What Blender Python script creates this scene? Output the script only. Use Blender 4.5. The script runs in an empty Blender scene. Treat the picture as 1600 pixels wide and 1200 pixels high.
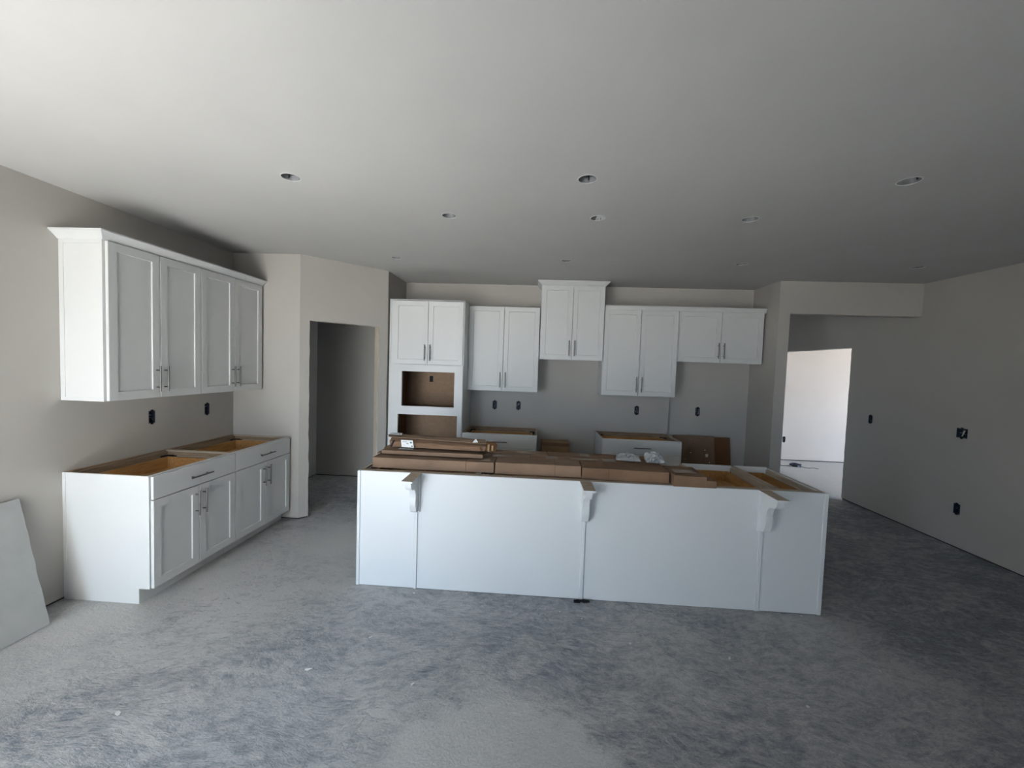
import bpy, bmesh, math, random
from mathutils import Vector, Matrix
random.seed(7)
SC = bpy.context.scene
COL = SC.collection
PI = math.pi

# ------------------------------------------------------------------ camera
cam_d = bpy.data.cameras.new('camera'); cam = bpy.data.objects.new('camera', cam_d); COL.objects.link(cam)
cam_d.sensor_fit = 'HORIZONTAL'; cam_d.sensor_width = 36.0; cam_d.lens = 622.4641 / 1600 * 36.0
cam_d.clip_start = 0.02; cam_d.clip_end = 200
_r = (0.9977159, 0.0587380, 0.0333584); _d = (0.0359186, -0.0430838, -0.9984256); _f = (-0.0572083, 0.9973433, -0.0450952)
cam.matrix_world = Matrix(((_r[0], -_d[0], -_f[0], 0), (_r[1], -_d[1], -_f[1], 0), (_r[2], -_d[2], -_f[2], 1.6909), (0, 0, 0, 1)))
SC.camera = cam

# ------------------------------------------------------------------ world, sun, exposure
SKY = 11.5
w = bpy.data.worlds.new('sky'); SC.world = w; w.use_nodes = True
bg = w.node_tree.nodes['Background']; bg.inputs[0].default_value = (0.60, 0.78, 1.0, 1); bg.inputs[1].default_value = SKY
sun_d = bpy.data.lights.new('sun', 'SUN'); sun = bpy.data.objects.new('sun', sun_d); COL.objects.link(sun)
sun_d.energy = 85.0; sun_d.angle = 0.01; sun_d.color = (0.96, 0.97, 0.97)
sun.rotation_euler = Vector((0.30, 0.85, -1.0)).to_track_quat('-Z', 'Y').to_euler()   # high sun behind the viewer, falling on the slab just inside the patio door
SC.view_settings.view_transform = 'Standard'; SC.view_settings.look = 'None'
SC.view_settings.gamma = 1.0; SC.view_settings.use_curve_mapping = False
SC.view_settings.exposure = -0.07
SC.cycles.use_denoising = True
SC.cycles.max_bounces = 8; SC.cycles.diffuse_bounces = 3; SC.cycles.sample_clamp_indirect = 12

# ------------------------------------------------------------------ plan of the place (metres)
XL, XR, H = -3.155, 4.305, 2.7625
YREAR = -0.80; YDEEP = -6.5; XJOG = -1.10
XS, YS, XP, YP, YW = -2.4396, 3.996, -1.7700, 4.6655, 5.314
XF1, XF2, YF, ZHD = 2.755, 2.880, 4.759, 2.395
YO1, YO2, ZO = 5.725, 7.45, 2.0935
YFAR, XFAR = 8.16, 8.4
TH = 0.115

def portal(name, loc, sx, sy, rot):
    d = bpy.data.lights.new(name, 'AREA'); d.shape = 'RECTANGLE'; d.size = sx; d.size_y = sy
    o = bpy.data.objects.new(name, d); COL.objects.link(o); o.location = loc; o.rotation_euler = rot
    d.cycles.is_portal = True
SL = (-3.08, -1.25, 0.03, 2.12)         # sliding-door opening in the wall behind the camera
RW = (4.6, 7.5, 0.4, 2.35)               # window of the room on the right
portal('daylight_portal', ((SL[0]+SL[1])/2, YREAR-0.02, (SL[2]+SL[3])/2), SL[1]-SL[0], SL[3]-SL[2], (PI/2, 0, 0))
DW = (-0.95, 1.15, 0.8, 2.2)                # unseen window added in the deeper end wall, lights the island's right half
portal('daylight_portal', ((DW[0]+DW[1])/2, YDEEP-0.02, (DW[2]+DW[3])/2), DW[1]-DW[0], DW[3]-DW[2], (PI/2, 0, 0))
portal('daylight_portal', (XFAR+0.02, (RW[0]+RW[1])/2, (RW[2]+RW[3])/2), RW[1]-RW[0], RW[3]-RW[2], (PI/2, 0, PI/2))

# ------------------------------------------------------------------ materials
MATS = {}
def mat(name, col, rough=0.6, metal=0.0, spec=0.5):
    m = bpy.data.materials.new(name); m.use_nodes = True
    b = m.node_tree.nodes['Principled BSDF']
    b.inputs['Base Color'].default_value = (*col, 1); b.inputs['Roughness'].default_value = rough
    b.inputs['Metallic'].default_value = metal; b.inputs['Specular IOR Level'].default_value = spec
    MATS[name] = m
    return m, m.node_tree, b
def node(nt, typ, **kw):
    n = nt.nodes.new(typ)
    for k, v in kw.items():
        if k.startswith('_'): setattr(n, k[1:], v)
        else: n.inputs[k.replace('~', ' ')].default_value = v
    return n
def coords(nt, scale=(1, 1, 1), kind='Object', rot=(0, 0, 0)):
    tc = nt.nodes.new('ShaderNodeTexCoord'); mp = nt.nodes.new('ShaderNodeMapping')
    mp.inputs['Scale'].default_value = scale; mp.inputs['Rotation'].default_value = rot
    nt.links.new(tc.outputs[kind], mp.inputs['Vector']); return mp.outputs['Vector']
def ramp(nt, fac, stops):
    r = nt.nodes.new('ShaderNodeValToRGB'); e = r.color_ramp.elements
    while len(e) < len(stops): e.new(0.5)
    for el, (p, c) in zip(e, stops): el.position = p; el.color = (*c, 1) if len(c) == 3 else c
    nt.links.new(fac, r.inputs['Fac']); return r.outputs['Color']
def noise(nt, vec, scale, detail=4, rough=0.55, dist=0.0):
    n = node(nt, 'ShaderNodeTexNoise', Scale=scale, Detail=detail, Roughness=rough, Distortion=dist)
    nt.links.new(vec, n.inputs['Vector']); return n.outputs['Fac']
def mixc(nt, fac, a, b, mode='MIX'):
    m = nt.nodes.new('ShaderNodeMix'); m.data_type = 'RGBA'; m.blend_type = mode
    for s, v in ((0, fac), (6, a), (7, b)):
        if hasattr(v, 'links'): nt.links.new(v, m.inputs[s])
        elif isinstance(v, (int, float)): m.inputs[s].default_value = v
        else: m.inputs[s].default_value = (*v, 1)
    return m.outputs[2]
def math_(nt, op, a, b=None, clamp=False):
    m = nt.nodes.new('ShaderNodeMath'); m.operation = op; m.use_clamp = clamp
    for i, v in enumerate((a, b)):
        if v is None: continue
        if hasattr(v, 'links'): nt.links.new(v, m.inputs[i])
        else: m.inputs[i].default_value = v
    return m.outputs[0]
def bump(nt, b, h, strength, dist=0.01):
    bp = node(nt, 'ShaderNodeBump', Strength=strength, Distance=dist)
    nt.links.new(h, bp.inputs['Height']); nt.links.new(bp.outputs['Normal'], b.inputs['Normal'])

def paint(name, col, rough, var=0.03, bs=0.06):
    m, nt, b = mat(name, col, rough)
    v = coords(nt, kind='Object')
    n = noise(nt, v, 1.3, 3)
    c = ramp(nt, n, [(0.3, tuple(x*(1-var) for x in col)), (0.7, tuple(min(1, x*(1+var)) for x in col))])
    nt.links.new(c, b.inputs['Base Color'])
    bump(nt, b, noise(nt, v, 220, 2), bs, 0.002)
    return m
M_WALL = paint('greige_wall_paint', (0.50, 0.475, 0.437), 0.85)
M_CEIL = paint('flat_ceiling_paint', (0.56, 0.55, 0.53), 0.9)
M_WHITE = paint('white_cabinet_lacquer', (0.715, 0.72, 0.71), 0.42, 0.01, 0.015)
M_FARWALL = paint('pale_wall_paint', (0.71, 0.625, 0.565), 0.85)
M_GYPS, nt, b = mat('drywall_face_paper', (0.42, 0.42, 0.41), 0.9)
v = coords(nt); nt.links.new(ramp(nt, noise(nt, v, 6, 5), [(0.3, (0.40, 0.41, 0.40)), (0.7, (0.46, 0.465, 0.455))]), b.inputs['Base Color'])
M_CORE, nt, b = mat('gypsum_core', (0.75, 0.73, 0.68), 0.95)
v = coords(nt); bump(nt, b, noise(nt, v, 120, 4), 0.5, 0.004)
M_SILL, _, _ = mat('dark_sill_gap', (0.05, 0.045, 0.04), 0.9)

def wood(name, c1, c2, rough=0.5, scale=(2, 14, 14), sc=3.0):
    m, nt, b = mat(name, c1, rough)
    v = coords(nt, scale)
    n1 = noise(nt, v, sc, 6, 0.6, 0.6)
    n2 = noise(nt, v, sc*7, 3, 0.6)
    f = math_(nt, 'ADD', math_(nt, 'MULTIPLY', n1, 0.75), math_(nt, 'MULTIPLY', n2, 0.25))
    nt.links.new(ramp(nt, f, [(0.32, c1), (0.68, c2)]), b.inputs['Base Color'])
    bump(nt, b, f, 0.1, 0.002)
    return m
M_AMBER = wood('amber_plywood', (0.36, 0.17, 0.055), (0.60, 0.33, 0.12))
M_AMBERX = wood('amber_plywood_crosswise', (0.36, 0.17, 0.055), (0.60, 0.33, 0.12), scale=(14, 2, 14))
M_RAW = wood('raw_birch_edge', (0.38, 0.30, 0.22), (0.55, 0.46, 0.36), 0.7)
M_RAWX = wood('raw_birch_edge_crosswise', (0.38, 0.30, 0.22), (0.55, 0.46, 0.36), 0.7, (14, 2, 14))
M_TAN = wood('tan_particle_board', (0.30, 0.19, 0.11), (0.37, 0.24, 0.145), 0.7, (3, 3, 3), 8)
M_RAIL = wood('brown_rail', (0.20, 0.13, 0.08), (0.36, 0.26, 0.17), 0.7)
M_RAILX = wood('brown_rail_crosswise', (0.20, 0.13, 0.08), (0.36, 0.26, 0.17), 0.7, (14, 2, 14))
M_BAY = wood('dark_amber_plywood', (0.20, 0.10, 0.04), (0.33, 0.18, 0.075))
M_STUD = wood('pine_stud', (0.50, 0.44, 0.34), (0.66, 0.58, 0.46), 0.8, (14, 14, 2))

def card(name, c, streak=(1, 1, 1)):
    m, nt, b = mat(name, c, 0.85, spec=0.2)
    v = coords(nt)
    n = noise(nt, v, 5, 5)
    n2 = noise(nt, coords(nt, (3, 90, 90)), 4, 2)
    f = math_(nt, 'ADD', math_(nt, 'MULTIPLY', n, 0.8), math_(nt, 'MULTIPLY', n2, 0.2))
    nt.links.new(ramp(nt, f, [(0.3, tuple(x*0.85 for x in c)), (0.7, tuple(x*1.12 for x in c))]), b.inputs['Base Color'])
    bump(nt, b, f, 0.15, 0.004)
    return m
M_CARD = card('brown_cardboard', (0.25, 0.165, 0.11))
M_CARD2 = card('warm_cardboard', (0.215, 0.130, 0.08))
M_CARD3 = card('tan_cardboard', (0.34, 0.22, 0.12))
M_CARD4 = card('dark_cardboard', (0.17, 0.085, 0.04))
M_TAPE, _, _ = mat('packing_tape', (0.36, 0.27, 0.20), 0.25)
M_PAPER, nt, b = mat('white_paper', (0.8, 0.8, 0.78), 0.7)
M_INK, _, _ = mat('label_ink', (0.12, 0.14, 0.17), 0.7)
M_STEEL, nt, b = mat('brushed_nickel', (0.20, 0.195, 0.185), 0.36, 1.0)
v = coords(nt, (60, 60, 4)); bump(nt, b, noise(nt, v, 20, 2), 0.08, 0.001)
M_GALV, nt, b = mat('galvanised_can', (0.3, 0.3, 0.3), 0.5, 0.35)
v = coords(nt); nt.links.new(ramp(nt, noise(nt, v, 30, 3), [(0.3, (0.20, 0.205, 0.21)), (0.7, (0.34, 0.345, 0.35))]), b.inputs['Base Color'])
M_BLACK, _, _ = mat('black_plastic', (0.010, 0.010, 0.012), 0.6, spec=0.2)
M_BLUE, _, _ = mat('dark_blue_plastic', (0.018, 0.03, 0.055), 0.45)
M_WIREW, _, _ = mat('white_wire', (0.55, 0.55, 0.52), 0.5)
M_CHIP, _, _ = mat('drywall_chip', (0.78, 0.76, 0.72), 0.9)
M_ZINC, _, _ = mat('zinc_hardware', (0.62, 0.63, 0.65), 0.25, 1.0)
# clear plastic bag
M_BAG = bpy.data.materials.new('clear_plastic_film'); M_BAG.use_nodes = True
nt = M_BAG.node_tree; b = nt.nodes['Principled BSDF']; b.inputs['Base Color'].default_value = (0.85, 0.87, 0.88, 1)
b.inputs['Roughness'].default_value = 0.12; b.inputs['Alpha'].default_value = 0.34; b.inputs['Specular IOR Level'].default_value = 0.8
bump(nt, b, noise(nt, coords(nt), 60, 3, dist=1.0), 0.6, 0.01)
# exterior ground
M_DIRT = mat('dry_ground', (0.36, 0.33, 0.29), 0.95)[0]
nt = M_DIRT.node_tree; b = nt.nodes['Principled BSDF']
nt.links.new(ramp(nt, noise(nt, coords(nt), 0.8, 5), [(0.3, (0.31, 0.285, 0.25)), (0.7, (0.40, 0.37, 0.33))]), b.inputs['Base Color'])

# concrete floor: smooth grey-beige skin, rough dark trowelled zones, pale dust and mud smears
M_CONC, nt, b = mat('concrete_slab', (0.4, 0.4, 0.4), 0.8, spec=0.35)
v = coords(nt); L = nt.links.new
vr = coords(nt, (1.0, 1.7, 1), rot=(0, 0, 0.6))
big = noise(nt, v, 0.55, 4, 0.55, 0.4)
mid = noise(nt, vr, 2.6, 8, 0.68, 0.9)
# swirl the fine trowel marks with a slow vector noise
wn = node(nt, 'ShaderNodeTexNoise', Scale=1.1, Detail=2.0); L(v, wn.inputs['Vector'])
va = nt.nodes.new('ShaderNodeVectorMath'); va.operation = 'MULTIPLY_ADD'; L(wn.outputs['Color'], va.inputs[0]); va.inputs[1].default_value = (0.45, 0.45, 0.45); L(v, va.inputs[2])
ms = nt.nodes.new('ShaderNodeMapping'); ms.inputs['Scale'].default_value = (1.0, 1.8, 1.0); ms.inputs['Rotation'].default_value = (0, 0, -0.5); L(va.outputs[0], ms.inputs['Vector'])
fine = noise(nt, ms.outputs[0], 14, 9, 0.74, 0.5)
speck = noise(nt, ms.outputs[0], 34, 6, 0.7, 0.6)
grit = noise(nt, v, 90, 4, 0.7)
sep = nt.nodes.new('ShaderNodeSeparateXYZ'); L(v, sep.inputs[0])
def blob(cx, cy, rx, ry, soft=0.35, wob=0.5):
    dx = math_(nt, 'DIVIDE', math_(nt, 'SUBTRACT', sep.outputs[0], cx), rx)
    dy = math_(nt, 'DIVIDE', math_(nt, 'SUBTRACT', sep.outputs[1], cy), ry)
    d = math_(nt, 'SQRT', math_(nt, 'ADD', math_(nt, 'MULTIPLY', dx, dx), math_(nt, 'MULTIPLY', dy, dy)))
    d = math_(nt, 'ADD', d, math_(nt, 'MULTIPLY', math_(nt, 'SUBTRACT', mid, 0.5), wob*2))
    return math_(nt, 'DIVIDE', math_(nt, 'SUBTRACT', 1.0, d), soft, True)
zone = node(nt, 'ShaderNodeMapRange'); L(sep.outputs[0], zone.inputs[0]); zone.inputs[1].default_value = -2.2; zone.inputs[2].default_value = 2.6  # more trowel marks to the right, with the light's falloff put into the colour
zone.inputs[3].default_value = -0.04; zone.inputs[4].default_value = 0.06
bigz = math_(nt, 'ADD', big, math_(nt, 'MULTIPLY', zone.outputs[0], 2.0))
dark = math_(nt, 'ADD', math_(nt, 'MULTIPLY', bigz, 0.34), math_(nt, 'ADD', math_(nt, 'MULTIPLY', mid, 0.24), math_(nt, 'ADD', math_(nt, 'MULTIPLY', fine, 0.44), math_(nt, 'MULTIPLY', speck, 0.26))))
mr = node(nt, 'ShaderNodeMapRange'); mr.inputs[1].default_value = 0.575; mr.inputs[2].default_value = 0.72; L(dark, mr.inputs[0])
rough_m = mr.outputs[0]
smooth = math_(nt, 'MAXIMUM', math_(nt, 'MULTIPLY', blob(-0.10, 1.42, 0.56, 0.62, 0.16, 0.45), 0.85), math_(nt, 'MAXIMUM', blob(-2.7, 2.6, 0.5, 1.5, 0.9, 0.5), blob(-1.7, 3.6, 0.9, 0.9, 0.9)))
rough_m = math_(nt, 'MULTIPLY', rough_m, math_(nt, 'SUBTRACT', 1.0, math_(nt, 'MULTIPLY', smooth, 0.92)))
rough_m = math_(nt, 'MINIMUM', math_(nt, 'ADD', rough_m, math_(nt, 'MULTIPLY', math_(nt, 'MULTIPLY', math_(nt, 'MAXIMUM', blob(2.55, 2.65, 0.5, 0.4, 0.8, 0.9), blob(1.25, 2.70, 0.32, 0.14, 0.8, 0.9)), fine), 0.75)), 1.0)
base = ramp(nt, math_(nt, 'ADD', math_(nt, 'MULTIPLY', big, 0.6), math_(nt, 'MULTIPLY', fine, 0.4)), [(0.35, (0.54, 0.53, 0.515)), (0.65, (0.65, 0.635, 0.61))])
darkc = ramp(nt, speck, [(0.35, (0.15, 0.165, 0.19)), (0.65, (0.33, 0.345, 0.37))])
c = mixc(nt, rough_m, base, darkc)
dust = ramp(nt, noise(nt, vr, 4.2, 7, 0.7, 1.5), [(0.565, (0, 0, 0)), (0.68, (0.6, 0.6, 0.6))])
c = mixc(nt, dust, c, (0.62, 0.605, 0.58))
tan = math_(nt, 'MULTIPLY', blob(-2.75, 2.2, 0.55, 1.4, 0.8, 0.6), 0.6)
c = mixc(nt, tan, c, (0.55, 0.535, 0.50))
far_pale = math_(nt, 'MULTIPLY', blob(6.2, 6.6, 2.2, 2.6, 0.15, 0.1), 0.8)  # paler, warmer floor tone in the room beyond the doorway
c = mixc(nt, far_pale, c, (0.62, 0.575, 0.535))
for bx_, by_, rx_, ry_ in ((-1.124, 1.554, 0.055, 0.03), (-1.82, 2.25, 0.05, 0.018), (-2.2, 2.05, 0.10, 0.03), (-2.1, 2.17, 0.09, 0.025), (1.35, 1.95, 0.05, 0.015), (-0.98, 2.07, 0.05, 0.02)):
    c = mixc(nt, math_(nt, 'MULTIPLY', blob(bx_, by_, rx_, ry_, 0.5, 0.9), 0.75), c, (0.60, 0.58, 0.55))
# snapped chalk line across the slab
ln = math_(nt, 'ABSOLUTE', math_(nt, 'SUBTRACT', sep.outputs[1], math_(nt, 'ADD', 2.516, math_(nt, 'MULTIPLY', sep.outputs[0], 0.016))))
lm = math_(nt, 'MULTIPLY', math_(nt, 'LESS_THAN', ln, 0.005), math_(nt, 'LESS_THAN', sep.outputs[0], -0.2))
c = mixc(nt, math_(nt, 'MULTIPLY', lm, 0.35), c, (0.55, 0.54, 0.52))
c = mixc(nt, 0.25, c, ramp(nt, grit, [(0.35, (0.25, 0.25, 0.25)), (0.65, (0.75, 0.75, 0.75))]), 'OVERLAY')
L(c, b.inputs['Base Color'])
hgt = math_(nt, 'ADD', math_(nt, 'MULTIPLY', math_(nt, 'MULTIPLY', speck, math_(nt, 'ADD', rough_m, 0.25)), 1.0), math_(nt, 'MULTIPLY', grit, 0.12))
bump(nt, b, hgt, 0.7, 0.014)
L(ramp(nt, rough_m, [(0, (0.72, 0.72, 0.72)), (1, (0.6, 0.6, 0.6))]), b.inputs['Roughness'])

# ------------------------------------------------------------------ mesh helpers
class MB:
    def __init__(s): s.v = []; s.f = []; s.m = []
    def add(s, vs, fs, mi=0):
        o = len(s.v); s.v += [tuple(p) for p in vs]; s.f += [tuple(i+o for i in f) for f in fs]; s.m += [mi]*len(fs); return s
    def box(s, x0, x1, y0, y1, z0, z1, mi=0, top=None, inner=None):
        vs = [(x0,y0,z0),(x1,y0,z0),(x1,y1,z0),(x0,y1,z0),(x0,y0,z1),(x1,y0,z1),(x1,y1,z1),(x0,y1,z1)]
        fs = [(3,2,1,0),(4,5,6,7),(0,1,5,4),(1,2,6,5),(2,3,7,6),(3,0,4,7)]
        o = len(s.v); s.v += vs
        for k, f in enumerate(fs):
            s.f.append(tuple(i+o for i in f)); s.m.append(top if (k == 1 and top is not None) else mi)
        return s
    def cbox(s, x0, x1, y0, y1, z0, z1, c=0.002, mi=0, top=None):
        """box with chamfered edges"""
        bm = bmesh.new(); mat_ = Matrix.Translation(((x0+x1)/2, (y0+y1)/2, (z0+z1)/2)) @ Matrix.Diagonal((x1-x0, y1-y0, z1-z0, 1))
        bmesh.ops.create_cube(bm, size=1, matrix=mat_)
        c = min(c, 0.3*min(x1-x0, y1-y0, z1-z0))
        bmesh.ops.bevel(bm, geom=bm.edges[:], offset=c, segments=1, affect='EDGES')
        bm.normal_update(); bm.verts.index_update(); o = len(s.v)
        s.v += [tuple(q.co) for q in bm.verts]
        for f in bm.faces:
            s.f.append(tuple(q.index+o for q in f.verts)); s.m.append(top if (top is not None and f.normal.z > 0.9) else mi)
        bm.free(); return s
    def cyl(s, p, q, r, n=12, mi=0, cap=True, r2=None):
        p = Vector(p); q = Vector(q); a = (q-p).normalized(); t = a.orthogonal().normalized(); u = a.cross(t)
        r2 = r if r2 is None else r2; o = len(s.v)
        for k in range(n):
            d = t*math.cos(2*PI*k/n)+u*math.sin(2*PI*k/n); s.v += [tuple(p+d*r), tuple(q+d*r2)]
        for k in range(n):
            i, j = o+2*k, o+2*((k+1) % n); s.f.append((i, j, j+1, i+1)); s.m.append(mi)
        if cap:
            s.f.append(tuple(o+2*k for k in reversed(range(n)))); s.m.append(mi)
            s.f.append(tuple(o+2*k+1 for k in range(n))); s.m.append(mi)
        return s
    def tube(s, pts, r, n=6, mi=0):
        for a, b_ in zip(pts, pts[1:]): s.cyl(a, b_, r, n, mi)
        return s
    def prism(s, poly, axis, a0, a1, mi=0):
        """polygon (p,q) extruded along axis; x: (p,q)=(y,z); y: (x,z); z: (x,y)"""
        def P(p, q, a): return {'x': (a, p, q), 'y': (p, a, q), 'z': (p, q, a)}[axis]
        n = len(poly); vs = [P(p, q, a0) for p, q in poly]+[P(p, q, a1) for p, q in poly]
        fs = [tuple(range(n)), tuple(reversed(range(n, 2*n)))]+[(i, i+n, (i+1) % n+n, (i+1) % n) for i in range(n)]
        return s.add(vs, fs, mi)
    def build(s, name, mats, parent=None, smooth=False, fix=True):
        me = bpy.data.meshes.new(name); me.from_pydata(s.v, [], s.f)
        mats = mats if isinstance(mats, (list, tuple)) else [mats]
        for m in mats: me.materials.append(m)
        me.polygons.foreach_set('material_index', s.m)
        if fix:
            bm = bmesh.new(); bm.from_mesh(me); bmesh.ops.recalc_face_normals(bm, faces=bm.faces[:]); bm.to_mesh(me); bm.free()
        if smooth: me.polygons.foreach_set('use_smooth', [True]*len(me.polygons))
        me.update(); o = bpy.data.objects.new(name, me); COL.objects.link(o)
        if parent is not None: o.parent = parent
        return o
def tag(o, label, cat, group=None, kind=None):
    o['label'] = label; o['category'] = cat
    if group: o['group'] = group
    if kind: o['kind'] = kind
    return o
def thing(name, label, cat, loc=(0, 0, 0), rz=0.0, group=None, rot=None):
    o = bpy.data.objects.new(name, None); COL.objects.link(o); o.empty_display_size = 0.1
    o.location = loc; o.rotation_euler = rot if rot else (0, 0, rz); return tag(o, label, cat, group)

def fill_panel(outer, holes, thick, place, mats, name, inner_mat=None):
    """flat panel with holes: outlines are (u,v); place maps (u,v,w) to a point, w = depth behind the face"""
    bm = bmesh.new(); edges = []
    for loop in [outer]+holes:
        vs = [bm.verts.new((u, v_, 0)) for u, v_ in loop]
        edges += [bm.edges.new((vs[i], vs[(i+1) % len(vs)])) for i in range(len(vs))]
    bmesh.ops.triangle_fill(bm, use_beauty=True, use_dissolve=False, edges=edges)
    fr = bm.faces[:]
    ret = bmesh.ops.extrude_face_region(bm, geom=fr)
    for g in ret['geom']:
        if isinstance(g, bmesh.types.BMVert): g.co.z = thick
    for q in bm.verts: q.co = Vector(place(q.co.x, q.co.y, q.co.z))
    bmesh.ops.recalc_face_normals(bm, faces=bm.faces[:])
    me = bpy.data.meshes.new(name); bm.to_mesh(me); bm.free()
    mats = mats if isinstance(mats, (list, tuple)) else [mats]
    for m in mats: me.materials.append(m)
    o = bpy.data.objects.new(name, me); COL.objects.link(o); return o
def rect(u0, u1, v0, v1): return [(u0, v0), (u1, v0), (u1, v1), (u0, v1)]
def rag(a, b_, n, amp, rnd):
    """ragged line of points from a to b (b excluded)"""
    out = []
    for k in range(n):
        t = k/n; j = 0 if k == 0 else rnd.uniform(-amp, amp)
        dx, dy = b_[0]-a[0], b_[1]-a[1]; l = math.hypot(dx, dy)
        out.append((a[0]+dx*t-dy/l*j, a[1]+dy*t+dx/l*j))
    return out
GAP = 0.017
def wall(name, label, p0, p1, depth_dir, z0=GAP, z1=H, doors=(), holes=(), thick=TH, m=M_WALL, sill=True, seed=1):
    """wall face from p0 to p1 (plan); depth_dir points away from the room"""
    rnd = random.Random(seed)
    p0 = Vector(p0); p1 = Vector(p1); ln = (p1-p0).length; u = (p1-p0)/ln; n = Vector(depth_dir).normalized()
    outer = [(0, z0)]
    for d0, d1, dz in doors:
        outer.append((d0, z0))
        outer += rag((d0, z0+0.001), (d0, dz), 26, 0.004, rnd)+rag((d0, dz), (d1, dz), 12, 0.003, rnd)+rag((d1, dz), (d1, z0), 26, 0.004, rnd)
        outer.append((d1, z0))
    outer += [(ln, z0), (ln, z1), (0, z1)]
    def place(a, b_, c_): q = p0+u*a+n*c_; return (q.x, q.y, b_)
    o = fill_panel(outer, [rect(*h) for h in holes], thick, place, m, name)
    tag(o, label, 'wall', kind='structure')
    if sill:
        segs = []; a = 0.0
        for d0, d1, dz in doors: segs.append((a, d0)); a = d1
        segs.append((a, ln))
        for s0, s1 in segs:
            mb = MB()
            q = [p0+u*s0+n*0.014, p0+u*s1+n*0.014, p0+u*s1+n*(thick-0.014), p0+u*s0+n*(thick-0.014)]
            mb.add([(k.x, k.y, 0.0) for k in q]+[(k.x, k.y, z0+0.004) for k in q], [(3,2,1,0),(4,5,6,7),(0,1,5,4),(1,2,6,5),(2,3,7,6),(3,0,4,7)])
            mb.build('sill_plate', M_SILL, o)
    return o

# ------------------------------------------------------------------ the setting
mb = MB(); mb.box(XL-TH, XFAR+TH, YREAR-TH, YFAR+TH, -0.12, 0.0); mb.box(XJOG-TH, XR+TH, YDEEP-TH, YREAR-TH, -0.12, 0.0)
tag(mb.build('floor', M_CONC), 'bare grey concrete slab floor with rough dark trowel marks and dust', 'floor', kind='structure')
mb = MB(); mb.box(-60, 60, -60, 60, -0.6, -0.35)
tag(mb.build('ground', M_DIRT), 'dry bare ground outside around the house', 'ground', kind='structure')

CAN_R = 0.053
CANS = [  # x, y, label
 (-1.486, 2.327, 'open recessed light hole nearest the left wall in the front ceiling row'),
 (0.256, 2.327, 'open recessed light hole in the middle of the front ceiling row'),
 (1.985, 2.327, 'open recessed light hole at the right end of the front ceiling row'),
 (-0.663, 2.905, 'ceiling light hole above the left end of the island'),
 (0.406, 2.915, 'ceiling light hole above the island middle, half closed by a white plate'),
 (1.452, 2.905, 'ceiling light hole above the right end of the island'),
 (-1.470, 4.070, 'small recessed light hole in the ceiling before the tall oven cabinet'),
 (0.272, 4.070, 'small recessed light hole in the ceiling before the tallest wall cabinet'),
 (1.978, 4.070, 'small recessed light hole in the ceiling before the short cabinet over the alcove'),
 (3.614, 4.080, 'dim recessed light hole in the ceiling near the right wall and header beam')]
def circ(cx, cy, r, n=28): return [(cx+r*math.cos(2*PI*k/n), cy+r*math.sin(2*PI*k/n)) for k in range(n)]
ceil = fill_panel([(XL-TH, YREAR-TH), (XJOG-TH, YREAR-TH), (XJOG-TH, YDEEP-TH), (XR+TH, YDEEP-TH), (XR+TH, 3.5), (XFAR+TH, 3.5), (XFAR+TH, YFAR+TH), (XL-TH, YFAR+TH)],
                  [circ(x, y, CAN_R) for x, y, l in CANS], 0.016, lambda a, b_, c_: (a, b_, H+c_), M_CEIL, 'ceiling')
tag(ceil, 'plain painted drywall ceiling with rows of open light holes', 'ceiling', kind='structure')
mb = MB(); mb.box(XL-0.3, XFAR+0.3, YREAR-0.2, YFAR+0.3, H+0.30, H+0.34); mb.box(XJOG-0.3, XR+0.3, YDEEP-0.3, YREAR-0.2, H+0.30, H+0.34)
tag(mb.build('roof', M_TAN), 'plain roof deck above the ceiling', 'roof', kind='structure')

OUT_L = [(3.105, 1.170), (3.660, 1.178)]
OUT_B = [(-0.528, 1.163), (-0.209, 1.166), (1.344, 1.164), (2.133, 1.176)]
def oh(u, z, w=0.058, h=0.105): return (u-w/2, u+w/2, z-h/2, z+h/2)
wall('wall_left', 'greige left wall behind the cabinet run, running on into the pantry', (XL, YREAR-TH), (XL, 5.715), (-1, 0),
     holes=[oh(y-(YREAR-TH), z) for y, z in OUT_L])
wall('wall_stub', 'short greige wall at the far end of the left cabinet run', (XL, YS), (XS, YS), (0, 1), seed=2)
dl = math.hypot(XP-XS, YP-YS)
pw = wall('wall_pantry', 'diagonal greige wall with the ragged open pantry doorway', (XS, YS), (XP, YP), (-1, 1), doors=[(0.094, 0.845, 2.097)], seed=3)
wall('wall_return', 'narrow greige return wall beside the tall oven cabinet', (XP, YP), (XP, YW), (-1, 0), seed=4)
wall('wall_pantry_back', 'dark back wall inside the pantry', (XL, 5.60), (XP, 5.60), (0, 1), seed=5)
wall('wall_back', 'greige back kitchen wall behind the wall cabinets and range gap', (XP-TH, YW), (XF2, YW), (0, 1),
     holes=[oh(x-(XP-TH), z) for x, z in OUT_B if x < 1.6]+[oh(OUT_B[3][0]-(XP-TH), OUT_B[3][1])], seed=6)
wall('wall_alcove', 'narrow greige end wall to the right of the fridge alcove', (XF1, YF), (XF1, YFAR), (1, 0), thick=XF2-XF1, seed=7)
wall('trim_header', 'greige dropped header beam across the hall entrance', (XF2, YF), (XR, YF), (0, 1), z0=ZHD, sill=False, seed=8)
RH = [oh(5.34-(YDEEP-TH), 1.164, 0.062, 0.10), oh(4.242-(YDEEP-TH), 1.166, 0.105, 0.098), oh(4.232-(YDEEP-TH), 0.398, 0.064, 0.105)]
wall('wall_right', 'greige right wall in shade with an open doorway at its far end', (XR, YDEEP-TH), (XR, YFAR), (1, 0),
     doors=[(YO1-(YDEEP-TH), YO2-(YDEEP-TH), ZO)], holes=RH, seed=9)
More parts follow.
